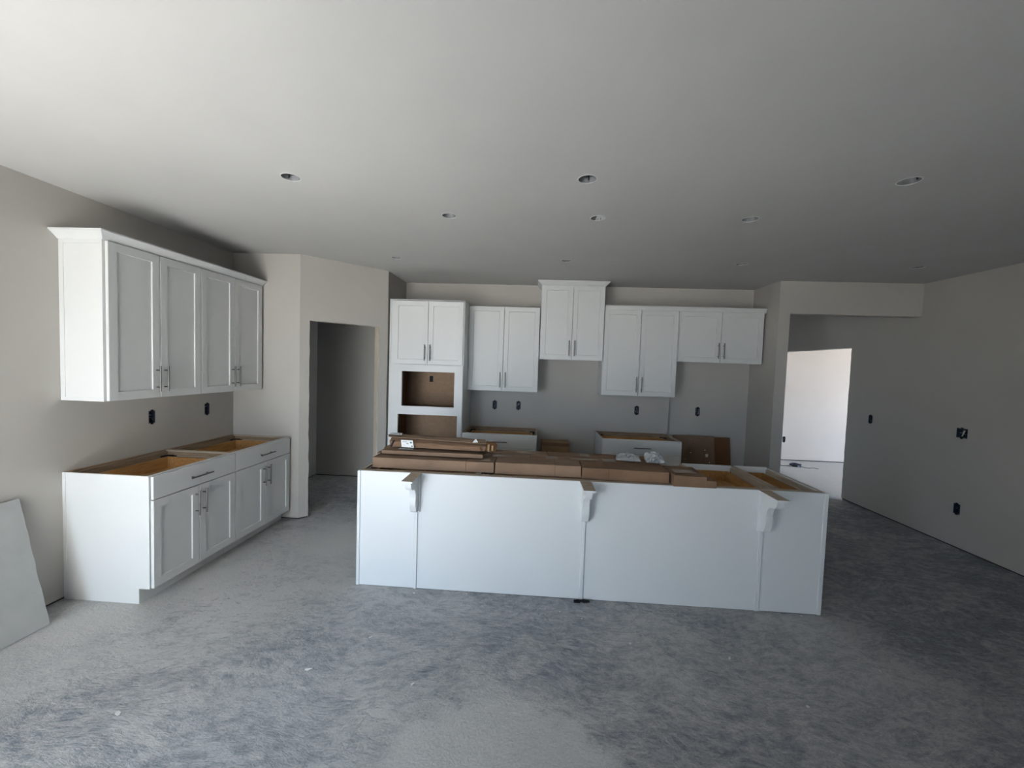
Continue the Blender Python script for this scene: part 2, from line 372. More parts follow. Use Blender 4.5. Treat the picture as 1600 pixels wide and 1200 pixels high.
wall('wall_far', 'brightly lit pale wall of the room beyond the doorway', (XF2, YFAR), (XFAR, YFAR), (0, 1), m=M_FARWALL,
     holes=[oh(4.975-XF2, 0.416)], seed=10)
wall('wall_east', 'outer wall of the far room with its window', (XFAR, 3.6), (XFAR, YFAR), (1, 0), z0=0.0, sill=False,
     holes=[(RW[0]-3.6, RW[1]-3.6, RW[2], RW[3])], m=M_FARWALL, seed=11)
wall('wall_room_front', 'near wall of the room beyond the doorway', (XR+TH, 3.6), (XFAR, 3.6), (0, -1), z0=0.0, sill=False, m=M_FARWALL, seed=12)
wall('wall_rear', 'wall behind the viewer with the wide patio door opening', (XL, YREAR), (XJOG-TH, YREAR), (0, -1), z0=0.0, sill=False,
     holes=[(SL[0]-XL, SL[1]-XL, SL[2], SL[3])], seed=13)
wall('wall_jog', 'side wall of the deeper living area behind the viewer, with an added light-blocking wing', (XJOG, -0.13), (XJOG, YDEEP), (-1, 0), z0=0.0, sill=False, seed=14)  # forward end is an unseen wing added to keep daylight off the right side
wall('wall_deep', 'end wall of the deeper living area behind the viewer', (XJOG-TH, YDEEP), (XR, YDEEP), (0, -1), z0=0.0, sill=False,
     holes=[(DW[0]-(XJOG-TH), DW[1]-(XJOG-TH), DW[2], DW[3])], seed=15)
# white frame of the patio door opening
mb = MB(); f = 0.05
mb.box(SL[0], SL[0]+f, YREAR-0.1, YREAR-0.02, SL[2], SL[3]); mb.box(SL[1]-f, SL[1], YREAR-0.1, YREAR-0.02, SL[2], SL[3])
mb.box(SL[0]+f, SL[1]-f, YREAR-0.1, YREAR-0.02, SL[3]-f, SL[3]); mb.box(SL[0]+f, SL[1]-f, YREAR-0.1, YREAR-0.02, SL[2], SL[2]+0.02)
tag(mb.build('door_1', M_WHITE), 'white frame of the patio door behind the viewer', 'door frame', kind='structure')
# wooden rough-opening studs of the pantry doorway
u = Vector((1, 1)).normalized(); n = Vector((-1, 1)).normalized(); S = Vector((XS, YS))
def diag_box(u0, u1, n0, n1, z0, z1):
    q = [S+u*u0+n*n0, S+u*u1+n*n0, S+u*u1+n*n1, S+u*u0+n*n1]
    return MB().add([(k.x, k.y, z0) for k in q]+[(k.x, k.y, z1) for k in q], [(3,2,1,0),(4,5,6,7),(0,1,5,4),(1,2,6,5),(2,3,7,6),(3,0,4,7)])
diag_box(0.838, 0.850, 0.016, TH-0.014, 0.0, 2.099).build('stud', M_STUD, pw)
diag_box(0.080, 0.093, 0.016, TH-0.014, 0.0, 2.099).build('stud', M_STUD, pw)
diag_box(0.094, 0.837, 0.016, TH-0.014, 2.0985, 2.110).build('stud', M_STUD, pw)

# furred-out drywall behind the right base cabinet, ending in a step at the fridge alcove
wb = bpy.data.objects['wall_back']; FA, FB, FT = 0.836, 1.744, 0.05
def fplace(a, b_, c_):
    q = (a-FA)/(FB-FA)*FT; return (a, YW-q-0.0004 if c_ == 0 else YW-0.0002, b_)
fz = fill_panel(rect(FA, FB, GAP, 1.366), [rect(1.344-0.029, 1.344+0.029, 1.164-0.0525, 1.164+0.0525)], 1.0, fplace, M_WALL, 'drywall_panel'); fz.parent = wb

# ------------------------------------------------------------------ ceiling light holes
for k, (x, y, lab) in enumerate(CANS):
    t = thing('recessed_light', lab, 'ceiling light', (x, y, H), random.uniform(0, 6), 'recessed light holes in the ceiling')
    mb = MB(); n_ = 28; R_ = CAN_R-0.0015; ro = R_+0.0012; D_ = 0.095
    # ribbed reflector cup: two nested shells closed at the top
    prof = [(R_, -0.001), (R_, 0.03), (R_-0.003, 0.033), (R_, 0.036), (R_, 0.075), (R_-0.006, D_), (0.0, D_)]
    vs = []; fs = []
    for i, (r_, z_) in enumerate(prof[:-1]):
        for j in range(n_): vs.append((r_*math.cos(2*PI*j/n_), r_*math.sin(2*PI*j/n_), z_))
    for i in range(len(prof)-2):
        for j in range(n_): fs.append((i*n_+j, i*n_+(j+1) % n_, (i+1)*n_+(j+1) % n_, (i+1)*n_+j))
    fs.append(tuple((len(prof)-2)*n_+j for j in range(n_)))
    mb.add(vs, fs); mb.build('can', M_GALV, t, True, fix=False)
    mb = MB()                                    # thin white spackled lip standing a little below the ceiling
    vs = []; fs = []
    for r_, z_ in ((R_-0.001, 0.002), (R_-0.001, -0.002), (R_+0.0025, -0.0015), (R_+0.0045, -0.0002)):
        for j in range(n_): vs.append((r_*math.cos(2*PI*j/n_), r_*math.sin(2*PI*j/n_), z_))
    for i in range(3):
        for j in range(n_): fs.append((i*n_+j, i*n_+(j+1) % n_, (i+1)*n_+(j+1) % n_, (i+1)*n_+j))
    mb.add(vs, fs); mb.build('rim', M_WHITE, t, fix=False)
    mb = MB(); mb.cyl((0, 0, D_-0.035), (0, 0, D_-0.001), 0.017, 14); mb.cyl((0.004, 0, D_-0.045), (0.004, 0, D_-0.03), 0.012, 12)
    mb.build('socket', M_BLACK, t)
    for a in (0.4, 2.5, 4.6):
        mb = MB(); c_, s_ = math.cos(a), math.sin(a)
        mb.tube([((R_-0.004)*c_, (R_-0.004)*s_, 0.012), ((R_-0.012)*c_, (R_-0.012)*s_, 0.03), ((R_-0.006)*c_, (R_-0.006)*s_, 0.055)], 0.0028, 6)
        mb.build('spring_clip', M_BLACK if k < 3 else M_GALV, t)
    if k == 4:
        t.rotation_euler = (0, 0, 0)
        mb = MB(); mb.prism([(-0.012, -0.05)]+[(0.051*math.cos(a*PI/12-PI/2), 0.051*math.sin(a*PI/12-PI/2)) for a in range(13)]+[(-0.012, 0.05)], 'z', -0.003, 0.0005)
        mb.build('cover_plate', M_WHITE, t)
        for dx, dy in ((0.0, 0.012), (0.018, -0.006), (0.022, 0.014)):
            mb = MB(); mb.cyl((dx, dy, -0.0045), (dx, dy, -0.002), 0.004, 8); mb.build('screw', M_BLACK, t)

# ------------------------------------------------------------------ open electrical boxes
def elbox(label, p, nrm, wdt=0.058, hgt=0.105, style=0):
    """open box set into the wall; nrm points into the room"""
    rz = math.atan2(nrm[1], nrm[0])+PI/2              # local -Y looks into the room
    t = thing('electrical_box', label, 'outlet box', p, rz, 'open electrical boxes in the walls')
    a, h, e = wdt/2-0.001, hgt/2-0.001, 0.004; dp = 0.05
    mb = MB(); mb.box(-a, -a+e, 0, dp, -h, h); mb.box(a-e, a, 0, dp, -h, h); mb.box(-a+e, a-e, 0, dp, h-e, h); mb.box(-a+e, a-e, 0, dp, -h, -h+e)
    mb.box(-a+e, a-e, dp-0.003, dp, -h+e, h-e); mb.build('box', M_BLUE, t)
    for sz in (-1, 1):                                # screw ears, which break the outline at top and bottom
        mb = MB(); mb.box(-0.011, 0.011, -0.003, 0.006, sz*h-0.009, sz*h+0.009); mb.build('ear', M_BLACK, t)
    rnd = random.Random(int(p[0]*100+p[1]*37))
    for i in range(4):
        mb = MB(); x0 = rnd.uniform(-a*0.7, a*0.7); z0 = rnd.uniform(-h*0.7, h*0.7); pts = [Vector((x0*0.3, dp-0.004, z0*0.6))]
        for k in range(4): pts.append(Vector((rnd.uniform(-a*0.75, a*0.75), 0.04-0.011*k, rnd.uniform(-h*0.7, h*0.7))))
        mb.tube(pts, 0.0022, 5); mb.build('wire', [M_BLACK, M_BLACK, M_GALV, M_WIREW if style == 0 else M_BLUE][i], t)
    if style == 1:
        mb = MB(); mb.prism([(-0.006, -0.03), (0.004, -0.03), (0.028, 0.03), (0.012, 0.03)], 'y', 0.004, 0.007); mb.build('device_strap', M_WIREW, t)
    return t
elbox('open electrical box under the left wall cabinets, nearer the viewer', (XL, OUT_L[0][0], OUT_L[0][1]), (1, 0))
elbox('open electrical box under the left wall cabinets, next to the corner', (XL, OUT_L[1][0], OUT_L[1][1]), (1, 0))
elbox('left one of two open boxes between oven cabinet and range gap', (OUT_B[0][0], YW, OUT_B[0][1]), (0, -1))
elbox('right one of two open boxes between oven cabinet and range gap', (OUT_B[1][0], YW, OUT_B[1][1]), (0, -1))
elbox('open electrical box over the three drawer base right of the range gap', (OUT_B[2][0], YW-0.028, OUT_B[2][1]), (0, -1))
elbox('open electrical box in the fridge alcove wall above the cardboard', (OUT_B[3][0], YW, OUT_B[3][1]), (0, -1))
elbox('black switch box on the right wall beside the bright doorway', (XR, 5.34, 1.164), (-1, 0), 0.062, 0.10, 2)
elbox('wide two gang box with pale strap on the right wall', (XR, 4.242, 1.166), (-1, 0), 0.105, 0.098, 1)
elbox('low outlet box near the floor on the right wall', (XR, 4.232, 0.398), (-1, 0), 0.064, 0.105, 2)

elbox('outlet box on the bright wall seen through the doorway', (4.975, YFAR, 0.416), (0, -1), 0.058, 0.105, 2)

# ------------------------------------------------------------------ cabinet parts (local frame: x right, -y front, z up)
DT = 0.020
def shaker(w_, h_, rail=0.057, rec=0.009, ch=0.003):
    """door slab centred on x, bottom at z 0, back at y 0, front at y -DT"""
    mb = MB(); a = w_/2
    def loop(m, y): return [(-a+m, y, m), (a-m, y, m), (a-m, y, h_-m), (-a+m, y, h_-m)]
    loops = [loop(0, 0), loop(0, -DT+0.002), loop(0.002, -DT), loop(rail, -DT), loop(rail+ch, -DT+rec)]
    vs = [p for l in loops for p in l]; fs = [(3, 2, 1, 0)]
    for i in range(len(loops)-1):
        for j in range(4): fs.append((i*4+j, i*4+(j+1) % 4, (i+1)*4+(j+1) % 4, (i+1)*4+j))
    e = (len(loops)-1)*4; fs.append((e, e+1, e+2, e+3)); return mb.add(vs, fs)
def bar_pull(parent, length, vertical, loc):
    mb = MB(); h = length/2; q = h-0.032; o = -0.032
    if vertical:
        mb.cyl((0, o, -h), (0, o, h), 0.006, 14)
        for s in (-1, 1): mb.cyl((0, 0, s*q), (0, o, s*q), 0.0048, 10)
    else:
        mb.cyl((-h, o, 0), (h, o, 0), 0.006, 14)
        for s in (-1, 1): mb.cyl((s*q, 0, 0), (s*q, o, 0), 0.0048, 10)
    o_ = mb.build('handle', M_STEEL, parent); o_.location = loc; o_['label'] = 'brushed nickel bar pull'; return o_
def door(parent, xc, z0, w_, h_, y, handle):
    """handle: (side, 'low'|'high')"""
    d = shaker(w_, h_).build('door', M_WHITE, parent); d.location = (xc, y, z0)
    if handle:
        s, pos = handle; zc = 0.045+0.095 if pos == 'low' else h_-0.03-0.095
        bar_pull(d, 0.19, True, (s*(w_/2-0.030), -DT, zc))
    return d
def pair(parent, x0, x1, z0, z1, y, pos, gap=0.0045):
    m = (x0+x1)/2; wd = (x1-x0)/2-gap/2
    door(parent, x0+wd/2, z0, wd, z1-z0, y, (1, pos)); door(parent, x1-wd/2, z0, wd, z1-z0, y, (-1, pos))
def drawer_front(parent, x0, x1, z0, z1, y, hl=0.195):
    mb = MB(); mb.cbox(-(x1-x0)/2, (x1-x0)/2, -DT, 0, 0, z1-z0, 0.002)
    d = mb.build('drawer_front', M_WHITE, parent); d.location = ((x0+x1)/2, y, z0)
    bar_pull(d, hl, False, (0, -DT, (z1-z0)/2-0.005)); return d
def drawer_box(parent, x0, x1, y0, y1, z0, z1, t=0.014):
    mb = MB(); mb.box(x0, x0+t, y0, y1, z0, z1); mb.box(x1-t, x1, y0, y1, z0, z1)
    mb.box(x0+t, x1-t, y0, y0+t, z0, z1); mb.box(x0+t, x1-t, y1-t, y1, z0, z1); mb.box(x0+t, x1-t, y0+t, y1-t, z0+0.010, z0+0.018)
    return mb.build('drawer_box', M_AMBER, parent)

def wall_cabinet(label, loc, rz, W, z0, z1, depth=0.305, reveal=0.006, end_frame=None, group=None, left_reveal=None, bottom_ov=0.004, top_ov=0.004, crown=None):
    t = thing('wall_cabinet', label, 'cabinet', (loc[0], loc[1], z0), rz, group)
    h = z1-z0
    for nm, a, b_ in (('side_panel', 0.0, 0.016), ('side_panel', W-0.016, W)):
        mb = MB(); mb.cbox(a, b_, 0.019, depth, 0, h, 0.001); mb.build(nm, M_WHITE, t)
    MB().box(0.016, W-0.016, 0.019, depth, h-0.02, h-0.004).build('top_panel', M_WHITE, t)
    MB().box(0.016, W-0.016, 0.019, depth, 0.012, 0.026).build('bottom_panel', M_WHITE, t)
    MB().box(0.016, W-0.016, depth-0.006, depth, 0.026, h-0.02).build('back_panel', M_AMBER, t)
    mb = MB(); s = 0.04
    mb.box(0, s, 0, 0.019, 0, h); mb.box(W-s, W, 0, 0.019, 0, h); mb.box(s, W-s, 0, 0.019, 0, s); mb.box(s, W-s, 0, 0.019, h-s, h)
    mb.build('face_frame', M_WHITE, t)
    lr = reveal if left_reveal is None else left_reveal
    pair(t, lr, W-reveal, bottom_ov, h-top_ov, -0.003, 'low')
    if end_frame == 'left':
        mb = MB(); e = -0.004; g = 0.032
        mb.box(e, 0, 0.0, g*0.5, 0, h); mb.box(e, 0, depth-g, depth, 0, h); mb.box(e, 0, g*0.5, depth-g, 0, g*0.7); mb.box(e, 0, g*0.5, depth-g, h-g, h)
        mb.build('end_trim', M_WHITE, t)
    return t

def crown_run(label, pts_fn, z0, hgt, proj, name='crown_moulding'):
    pass

def base_cabinet(label, loc, rz, W, depth=0.61, h=0.876, drawers=False, end=None, group=None, lm=0.006, rm=0.006, dh=0.155):
    """open-topped base unit without worktop"""
    t = thing('base_cabinet', label, 'cabinet', loc, rz, group)
    prof = [(0.075, 0), (depth, 0), (depth, h), (0.019, h), (0.019, 0.105), (0.075, 0.105)]
    for x0, x1, inner in ((0, 0.016, 1), (W-0.016, W, -1)):
        mb = MB(); mb.prism(prof, 'x', x0, x1)
        for i, f in enumerate(mb.f):                      # unfinished inner face and top edge
            pass
        mb.m[1 if inner == 1 else 0] = 1; mb.m[4] = 1
        mb.build('side_panel', [M_WHITE, M_RAWX], t)
    MB().box(0.016, W-0.016, depth-0.008, depth, 0.1, h-0.001).build('back_panel', M_AMBER, t)
    MB().box(0.016, W-0.016, depth-0.026, depth-0.008, h-0.10, h-0.002).build('back_rail', M_RAIL, t)
    MB().box(0.016, W-0.016, depth-0.046, depth-0.026, h-0.055, h-0.012).build('hanging_rail', M_RAIL, t)
    MB().box(0.016, W-0.016, 0.03, depth-0.008, 0.105, 0.12).build('bottom_panel', M_AMBER, t)
    mb = MB(); s = 0.038
    mb.box(0, s, 0, 0.019, 0.105, h); mb.box(W-s, W, 0, 0.019, 0.105, h)
    mb.box(s, W-s, 0, 0.019, 0.105, 0.105+s); mb.box(s, W-s, 0, 0.019, h-0.03, h); mb.box(s, W-s, 0, 0.019, 0.69, 0.73)
    mb.build('face_frame', M_WHITE, t)
    MB().box(0.016, W-0.016, 0.019, 0.034, h-0.03, h-0.002).build('front_rail', M_RAW, t)
    for x0, x1 in ((0.016, 0.03), (W-0.03, W-0.016)):
        MB().box(x0, x1, 0.034, depth-0.05, h-0.04, h-0.014).build('side_cleat', M_RAILX, t)
    for cx, sx in ((0.016, 1), (W-0.016, -1)):
        for cy, sy in ((0.034, 1), (depth-0.046, -1)):
            MB().prism([(cx, cy), (cx+sx*0.075, cy), (cx, cy+sy*0.075)], 'z', h-0.05, h-0.036).build('corner_block', M_BLACK, t)
    MB().box(0.0165, W-0.0165, 0.0757, 0.087, 0.0, 0.104).build('toe_kick', M_WHITE, t)
    drawer_box(t, 0.055, W-0.055, 0.03, depth-0.075, h-0.155, h-0.045)
    y = -0.003
    drawer_front(t, lm, W-rm, h-0.006-dh+0.0, h-0.006, y)
    if drawers:
        zt = h-0.006-dh-0.006; m = 0.11+(zt-0.11)/2
        drawer_front(t, lm, W-rm, m+0.002, zt, y); drawer_front(t, lm, W-rm, 0.108, m-0.002, y)
    else:
        pair(t, lm, W-rm, 0.108, h-0.006-dh-0.006, y, 'high')
    if end == 'left':
        mb = MB(); mb.cbox(-0.004, 0.0, depth-0.020, depth+0.002, 0.002, h, 0.001); mb.build('scribe_strip', M_WHITE, t)
    return t

# ------------------------------------------------------------------ left run
YB0, YBM, YB1 = 2.4745, 3.2195, 3.984
LX = XL+0.61+0.004            # face-frame plane of the left base units
base_cabinet('white open topped base cabinet on the left wall, nearer the viewer', (LX, YB0, 0), PI/2, YBM-YB0, depth=0.612, end='left', group='left base cabinets', lm=0.010, rm=0.004)
base_cabinet('white open topped base cabinet on the left wall, next to the corner', (LX, YBM, 0), PI/2, YB1-YBM, depth=0.612, group='left base cabinets', lm=0.004, rm=0.016)
UX = XL+0.307
ZU0, ZU1 = 1.364, 2.432
wall_cabinet('white two door wall cabinet on the left wall, nearer the viewer', (UX, YB0, 0), PI/2, YBM-YB0, ZU0, ZU1, end_frame='left', group='left wall cabinets', left_reveal=0.012, reveal=0.003, top_ov=0.010)
wall_cabinet('white two door wall cabinet on the left wall, next to the corner', (UX, YBM, 0), PI/2, 3.985-YBM, ZU0, ZU1, group='left wall cabinets', left_reveal=0.003, reveal=0.016, top_ov=0.010)

def crown(label, path, closed_dirs, z0, prof, mat_=M_WHITE):
    """sweep a profile (out, up) along plan points with mitred outward directions"""
    mb = MB(); n_ = len(prof); vs = []
    for (px, py), (dx, dy) in zip(path, closed_dirs):
        for o_, z_ in prof: vs.append((px+dx*o_, py+dy*o_, z0+z_))
    fs = []
    for i in range(len(path)-1):
        for j in range(n_): fs.append((i*n_+j, i*n_+(j+1) % n_, (i+1)*n_+(j+1) % n_, (i+1)*n_+j))
    fs.append(tuple(range(n_))); fs.append(tuple((len(path)-1)*n_+j for j in range(n_)))
    mb.add(vs, fs); o = mb.build('crown_moulding', mat_); return tag(o, label, 'moulding')
CROWN = [(0.0, 0.0), (0.006, 0.0), (0.010, 0.006), (0.030, 0.026), (0.050, 0.042), (0.055, 0.044), (0.055, 0.054), (0.0, 0.054)]
crown('white crown moulding along the top of the left wall cabinets', [(XL+0.001, YB0-0.004), (UX+0.006, YB0-0.004), (UX+0.006, 3.992)],
      [(0, -1), (1, -1), (1, 0)], ZU1-0.006, CROWN)

# ------------------------------------------------------------------ back run
YU, YBB = 4.989, 4.684            # door faces of wall and base units
uy = YU+DT+0.0015
bd = YW-uy-0.001
G = 'wall cabinets on the back wall'
wall_cabinet('white two door wall cabinet between oven cabinet and tallest wall cabinet', (-0.853, uy, 0), 0, 0.889, 1.370, 2.428, depth=bd, group=G, reveal=0.004)
hy = 4.955+DT
wall_cabinet('tallest white wall cabinet with flared crown above the range gap', (0.046, hy, 0), 0, 0.776, 1.788, 2.702, depth=YW-hy-0.001, group=G, reveal=0.006, top_ov=0.006)
wall_cabinet('white two door wall cabinet right of the tallest one, hanging lowest', (0.824, uy, 0), 0, 0.900, 1.370, 2.428, depth=bd, group=G, reveal=0.004)
wall_cabinet('short white two door cabinet high above the fridge alcove', (1.732, uy, 0), 0, 1.002, 1.811, 2.428, depth=bd, group=G, reveal=0.008)
CR2 = [(0.0, 0.0), (0.004, 0.0), (0.008, 0.006), (0.036, 0.030), (0.046, 0.040), (0.050, 0.042), (0.050, 0.055), (0.0, 0.055)]
crown('white flared crown on the tallest wall cabinet, touching the ceiling', [(0.046, YW-0.001), (0.046, hy-0.004), (0.822, hy-0.004), (0.822, YW-0.001)],
      [(-1, 0), (-1, -1), (1, -1), (1, 0)], 2.700, CR2)
crown('flat white moulding on top of the two right wall cabinets', [(0.826, uy-0.006), (2.752, uy-0.006)], [(0, -1), (0, -1)], 2.426,
      [(0.0, 0.0), (0.010, 0.0), (0.012, 0.012), (0.018, 0.030), (0.022, 0.034), (0.022, 0.052), (-0.05, 0.052), (-0.05, 0.0)])

# tall oven cabinet with two open bays
TX0, TX1 = -1.748, -0.8535; TW = TX1-TX0; TZ = 2.432; TD = YW-YBB-DT-0.002
t = thing('oven_cabinet', 'tall white oven cabinet with two empty brown bays', 'cabinet', (TX0, YBB+DT, 0))
for a, b_ in ((0, 0.018), (TW-0.018, TW)):
    mb = MB(); mb.prism([(0.075, 0), (TD, 0), (TD, TZ), (0.019, TZ), (0.019, 0.105), (0.075, 0.105)], 'x', a, b_)
    mb.m[1 if a == 0 else 0] = 1; mb.build('side_panel', [M_WHITE, M_BAY], t)
MB().box(0.018, TW-0.018, TD-0.008, TD, 0.1, TZ).build('back_panel', M_TAN, t)
MB().box(0.018, TW-0.018, 0.019, TD, TZ-0.02, TZ-0.002).build('top_panel', M_WHITE, t)
for z in (0.105, 0.66, 1.112, 1.610):
    MB().box(0.018, TW-0.018, 0.019, TD-0.008, z, z+0.018).build('shelf', M_BAY, t)
def lx(x): return x-TX0
mb = MB()   # face frame pierced by the two bays
front = fill_panel([(0, 0.105), (TW, 0.105), (TW, TZ-0.004), (0, TZ-0.004)],
    [rect(lx(-1.592), lx(-0.956), 1.171, 1.588), rect(lx(-1.634), lx(-0.912), 0.70, 1.071), rect(0.06, TW-0.06, 1.72, 2.36)],
    0.019, lambda a, b_, c_: (a, c_, b_), [M_WHITE], 'face_frame'); front.parent = t
# face panel proud round the bays, flush with the doors
fp = fill_panel([(0.008, 0.48), (TW-0.004, 0.48), (TW-0.004, 1.668), (0.008, 1.668)],
    [rect(lx(-1.592), lx(-0.956), 1.171, 1.588), rect(lx(-1.634), lx(-0.912), 0.70, 1.071)], DT, lambda a, b_, c_: (a, -DT+c_-0.0005, b_), [M_WHITE], 'bay_panel'); fp.parent = t
pair(t, lx(-1.706), TW-0.012, 1.676, 2.424, -0.0015, 'low')
drawer_front(t, 0.03, TW-0.006, 0.12, 0.47, -0.0015)
MB().box(0, TW, 0.075, 0.087, 0, 0.104).build('toe_kick', M_WHITE, t)
mb = MB(); mb.cbox(-0.012, 0.012, -0.004, 0.019, 0.105, TZ, 0.005); mb.build('filler_strip', M_WHITE, t)
mb = MB(); mb.cbox(-0.006, TW+0.003, -DT-0.004, TD, TZ, TZ+0.008, 0.002); mb.build('top_cap', M_WHITE, t)
mb = MB(); mb.box(lx(-1.420), lx(-1.372), TD-0.0095, TD-0.0078, 1.440, 1.520); o = mb.build('cable_cutout', M_BLACK, t); o['label'] = 'black cut-out in the bay back'

base_cabinet('white three drawer base cabinet beside the oven cabinet, open topped', (-0.8515, YBB+DT, 0), 0, 0.900, depth=YW-YBB-DT-0.052, drawers=True, group='base cabinets on the back wall', lm=0.004, rm=0.004)
base_cabinet('white three drawer base cabinet right of the range gap, open topped', (0.814, YBB+DT, 0), 0, 0.912, depth=YW-YBB-DT-0.052, drawers=True, group='base cabinets on the back wall', lm=0.004, rm=0.004)

# ------------------------------------------------------------------ island
X0, X1, Y0, Y1, ZI = -1.296, 2.0764, 2.8702, 3.600, 0.876
isl = thing('kitchen_island', 'long white kitchen island with corbels and no worktop', 'island', ((X0+X1)/2, (Y0+Y1)/2, 0))
ICX, ICY = (X0+X1)/2, (Y0+Y1)/2
class IB(MB):
    def build(s, name, mats, parent=None, smooth=False, fix=True):
        s.v = [(a-ICX, b_-ICY, c_) for a, b_, c_ in s.v]; return super().build(name, mats, parent or isl, smooth, fix)
bats = [(-0.857, -0.833), (0.377, 0.403), (1.617, 1.646)]
for a, b_ in ((X0+0.022, -0.8455), (-0.8445, 0.3895), (0.3905, 1.631), (1.632, X1-0.026)):
    IB().cbox(a, b_, Y0+0.002, Y0+0.014, 0.004, ZI-0.001, 0.0008).build('back_panel', M_WHITE)
for a, b_ in bats:
    IB().cbox(a, b_, Y0-0.009, Y0+0.002, 0.004, 0.586, 0.002).build('batten', M_WHITE)
IB().cbox(X0, X0+0.024, Y0-0.004, Y0+0.024, 0.002, ZI, 0.003).build('corner_post', M_WHITE)
IB().cbox(X1-0.030, X1, Y0-0.004, Y0+0.024, 0.002, ZI, 0.003).build('corner_post', M_WHITE)
# carcass
for a, b_, nm in ((X0+0.006, X0+0.024, 'side_panel'), (X1-0.020, X1-0.002, 'side_panel')):
    mb = IB(); mb.box(a, b_, Y0+0.0245, Y1, 0.0, ZI-0.004, 0, top=1); mb.build(nm, [M_WHITE, M_RAWX])
IB().box(X0+0.026, X1-0.022, Y0+0.0145, Y0+0.062, ZI-0.06, ZI-0.003).build('top_rail', M_RAW)
IB().box(X0+0.026, X1-0.022, Y0+0.062, Y0+0.095, ZI-0.06, ZI-0.010).build('hanging_rail', M_RAW)
IB().box(X0+0.026, X1-0.022, Y0+0.015, Y0+0.027, 0.1, ZI-0.062).build('carcass_back', M_AMBER)
IB().box(X0+0.026, X1-0.022, Y0+0.03, Y1-0.02, 0.10, 0.115).build('carcass_bottom', M_AMBER)
DIV = [-0.42, 0.50, 1.300, 1.752]
for d in DIV:
    for k in (0, 1):
        IB().box(d+k*0.019, d+0.018+k*0.019, Y0+0.096, Y1-0.021, 0.115, ZI-0.004).build('divider', M_RAWX)
bays = [X0+0.026]+[q for d in DIV for q in (d-0.001, d+0.038)]+[X1-0.022]
for k in range(0, len(bays), 2):
    a, b_ = bays[k], bays[k+1]
    IB().box(a, b_, Y1-0.020, Y1, ZI-0.05, ZI+0.0).build('face_rail', M_WHITE)
    mb = IB(); mb.box(a, b_, Y1-0.0, Y1+0.02, 0.11, ZI-0.006); mb.build('front', M_WHITE)
    zt = ZI-0.045; tt = 0.013; p0, p1, q0, q1 = a+0.035, b_-0.035, Y0+0.14, Y1-0.03
    mb = IB(); mb.box(p0, p0+tt, q0, q1, zt-0.1, zt); mb.box(p1-tt, p1, q0, q1, zt-0.1, zt)
    mb.box(p0+tt, p1-tt, q0, q0+tt, zt-0.1, zt); mb.box(p0+tt, p1-tt, q1-tt, q1, zt-0.1, zt); mb.box(p0+tt, p1-tt, q0+tt, q1-tt, zt-0.09, zt-0.082)
    mb.build('drawer_box', M_AMBERX)
    for sx, e in ((a, 1), (b_, -1)):
        IB().box(min(sx, sx+e*0.014), max(sx, sx+e*0.014), Y0+0.1, Y1-0.03, ZI-0.045, ZI-0.015).build('side_cleat', M_RAWX)
IB().box(X0+0.03, X1-0.03, Y1-0.075, Y1-0.06, 0.0, 0.1).build('toe_kick', M_WHITE)
# corbels
def corbel(xc):
    a = 0.036
    IB().cbox(xc-a, xc+a, Y0-0.012, Y0+0.002, 0.586, ZI-0.013, 0.0015).build('corbel_backplate', M_WHITE)
    dpt = 0.185; z1 = ZI-0.0135
    pr = [(0.0, 0.0), (dpt, 0.0), (dpt, -0.012), (dpt-0.006, -0.014)]
    for k in range(0, 9):                                    # rounded nose curling back under
        an = k/8*PI/2; pr.append((dpt-0.006-0.048*(1-math.cos(an)), -0.016-0.050*math.sin(an)))
    pr.append((dpt-0.066, -0.068)); x0_, z0_ = dpt-0.072, -0.071
    for k in range(0, 10):                                   # hollow cove
        an = k/9*PI/2; pr.append((x0_-0.048*math.sin(an), z0_-0.075*(1-math.cos(an))))
    for k in range(1, 9):                                    # belly running out to the rounded foot
        q = k/8; pr.append((x0_-0.048+0.006*math.sin(q*PI)-0.012*q*q, z0_-0.075-0.092*q))
    pr += [(0.046, -0.254), (0.034, -0.264), (0.018, -0.268), (0.0, -0.268)]
    poly = [(Y0-0.012-o_, z1+z_) for o_, z_ in pr]
    c_ = IB().prism(poly, 'x', xc-0.022, xc+0.022).build('corbel', M_WHITE)
    # cap board: white underside and edges, raw top
    mb = IB(); mb.cbox(xc-0.041, xc+0.041, Y0-0.222, Y0+0.001, ZI-0.0125, ZI+0.0005, 0.001, 0, top=1); mb.build('corbel_cap', [M_WHITE, M_RAW])
for xc in (-0.852, 0.392, 1.640): corbel(xc)

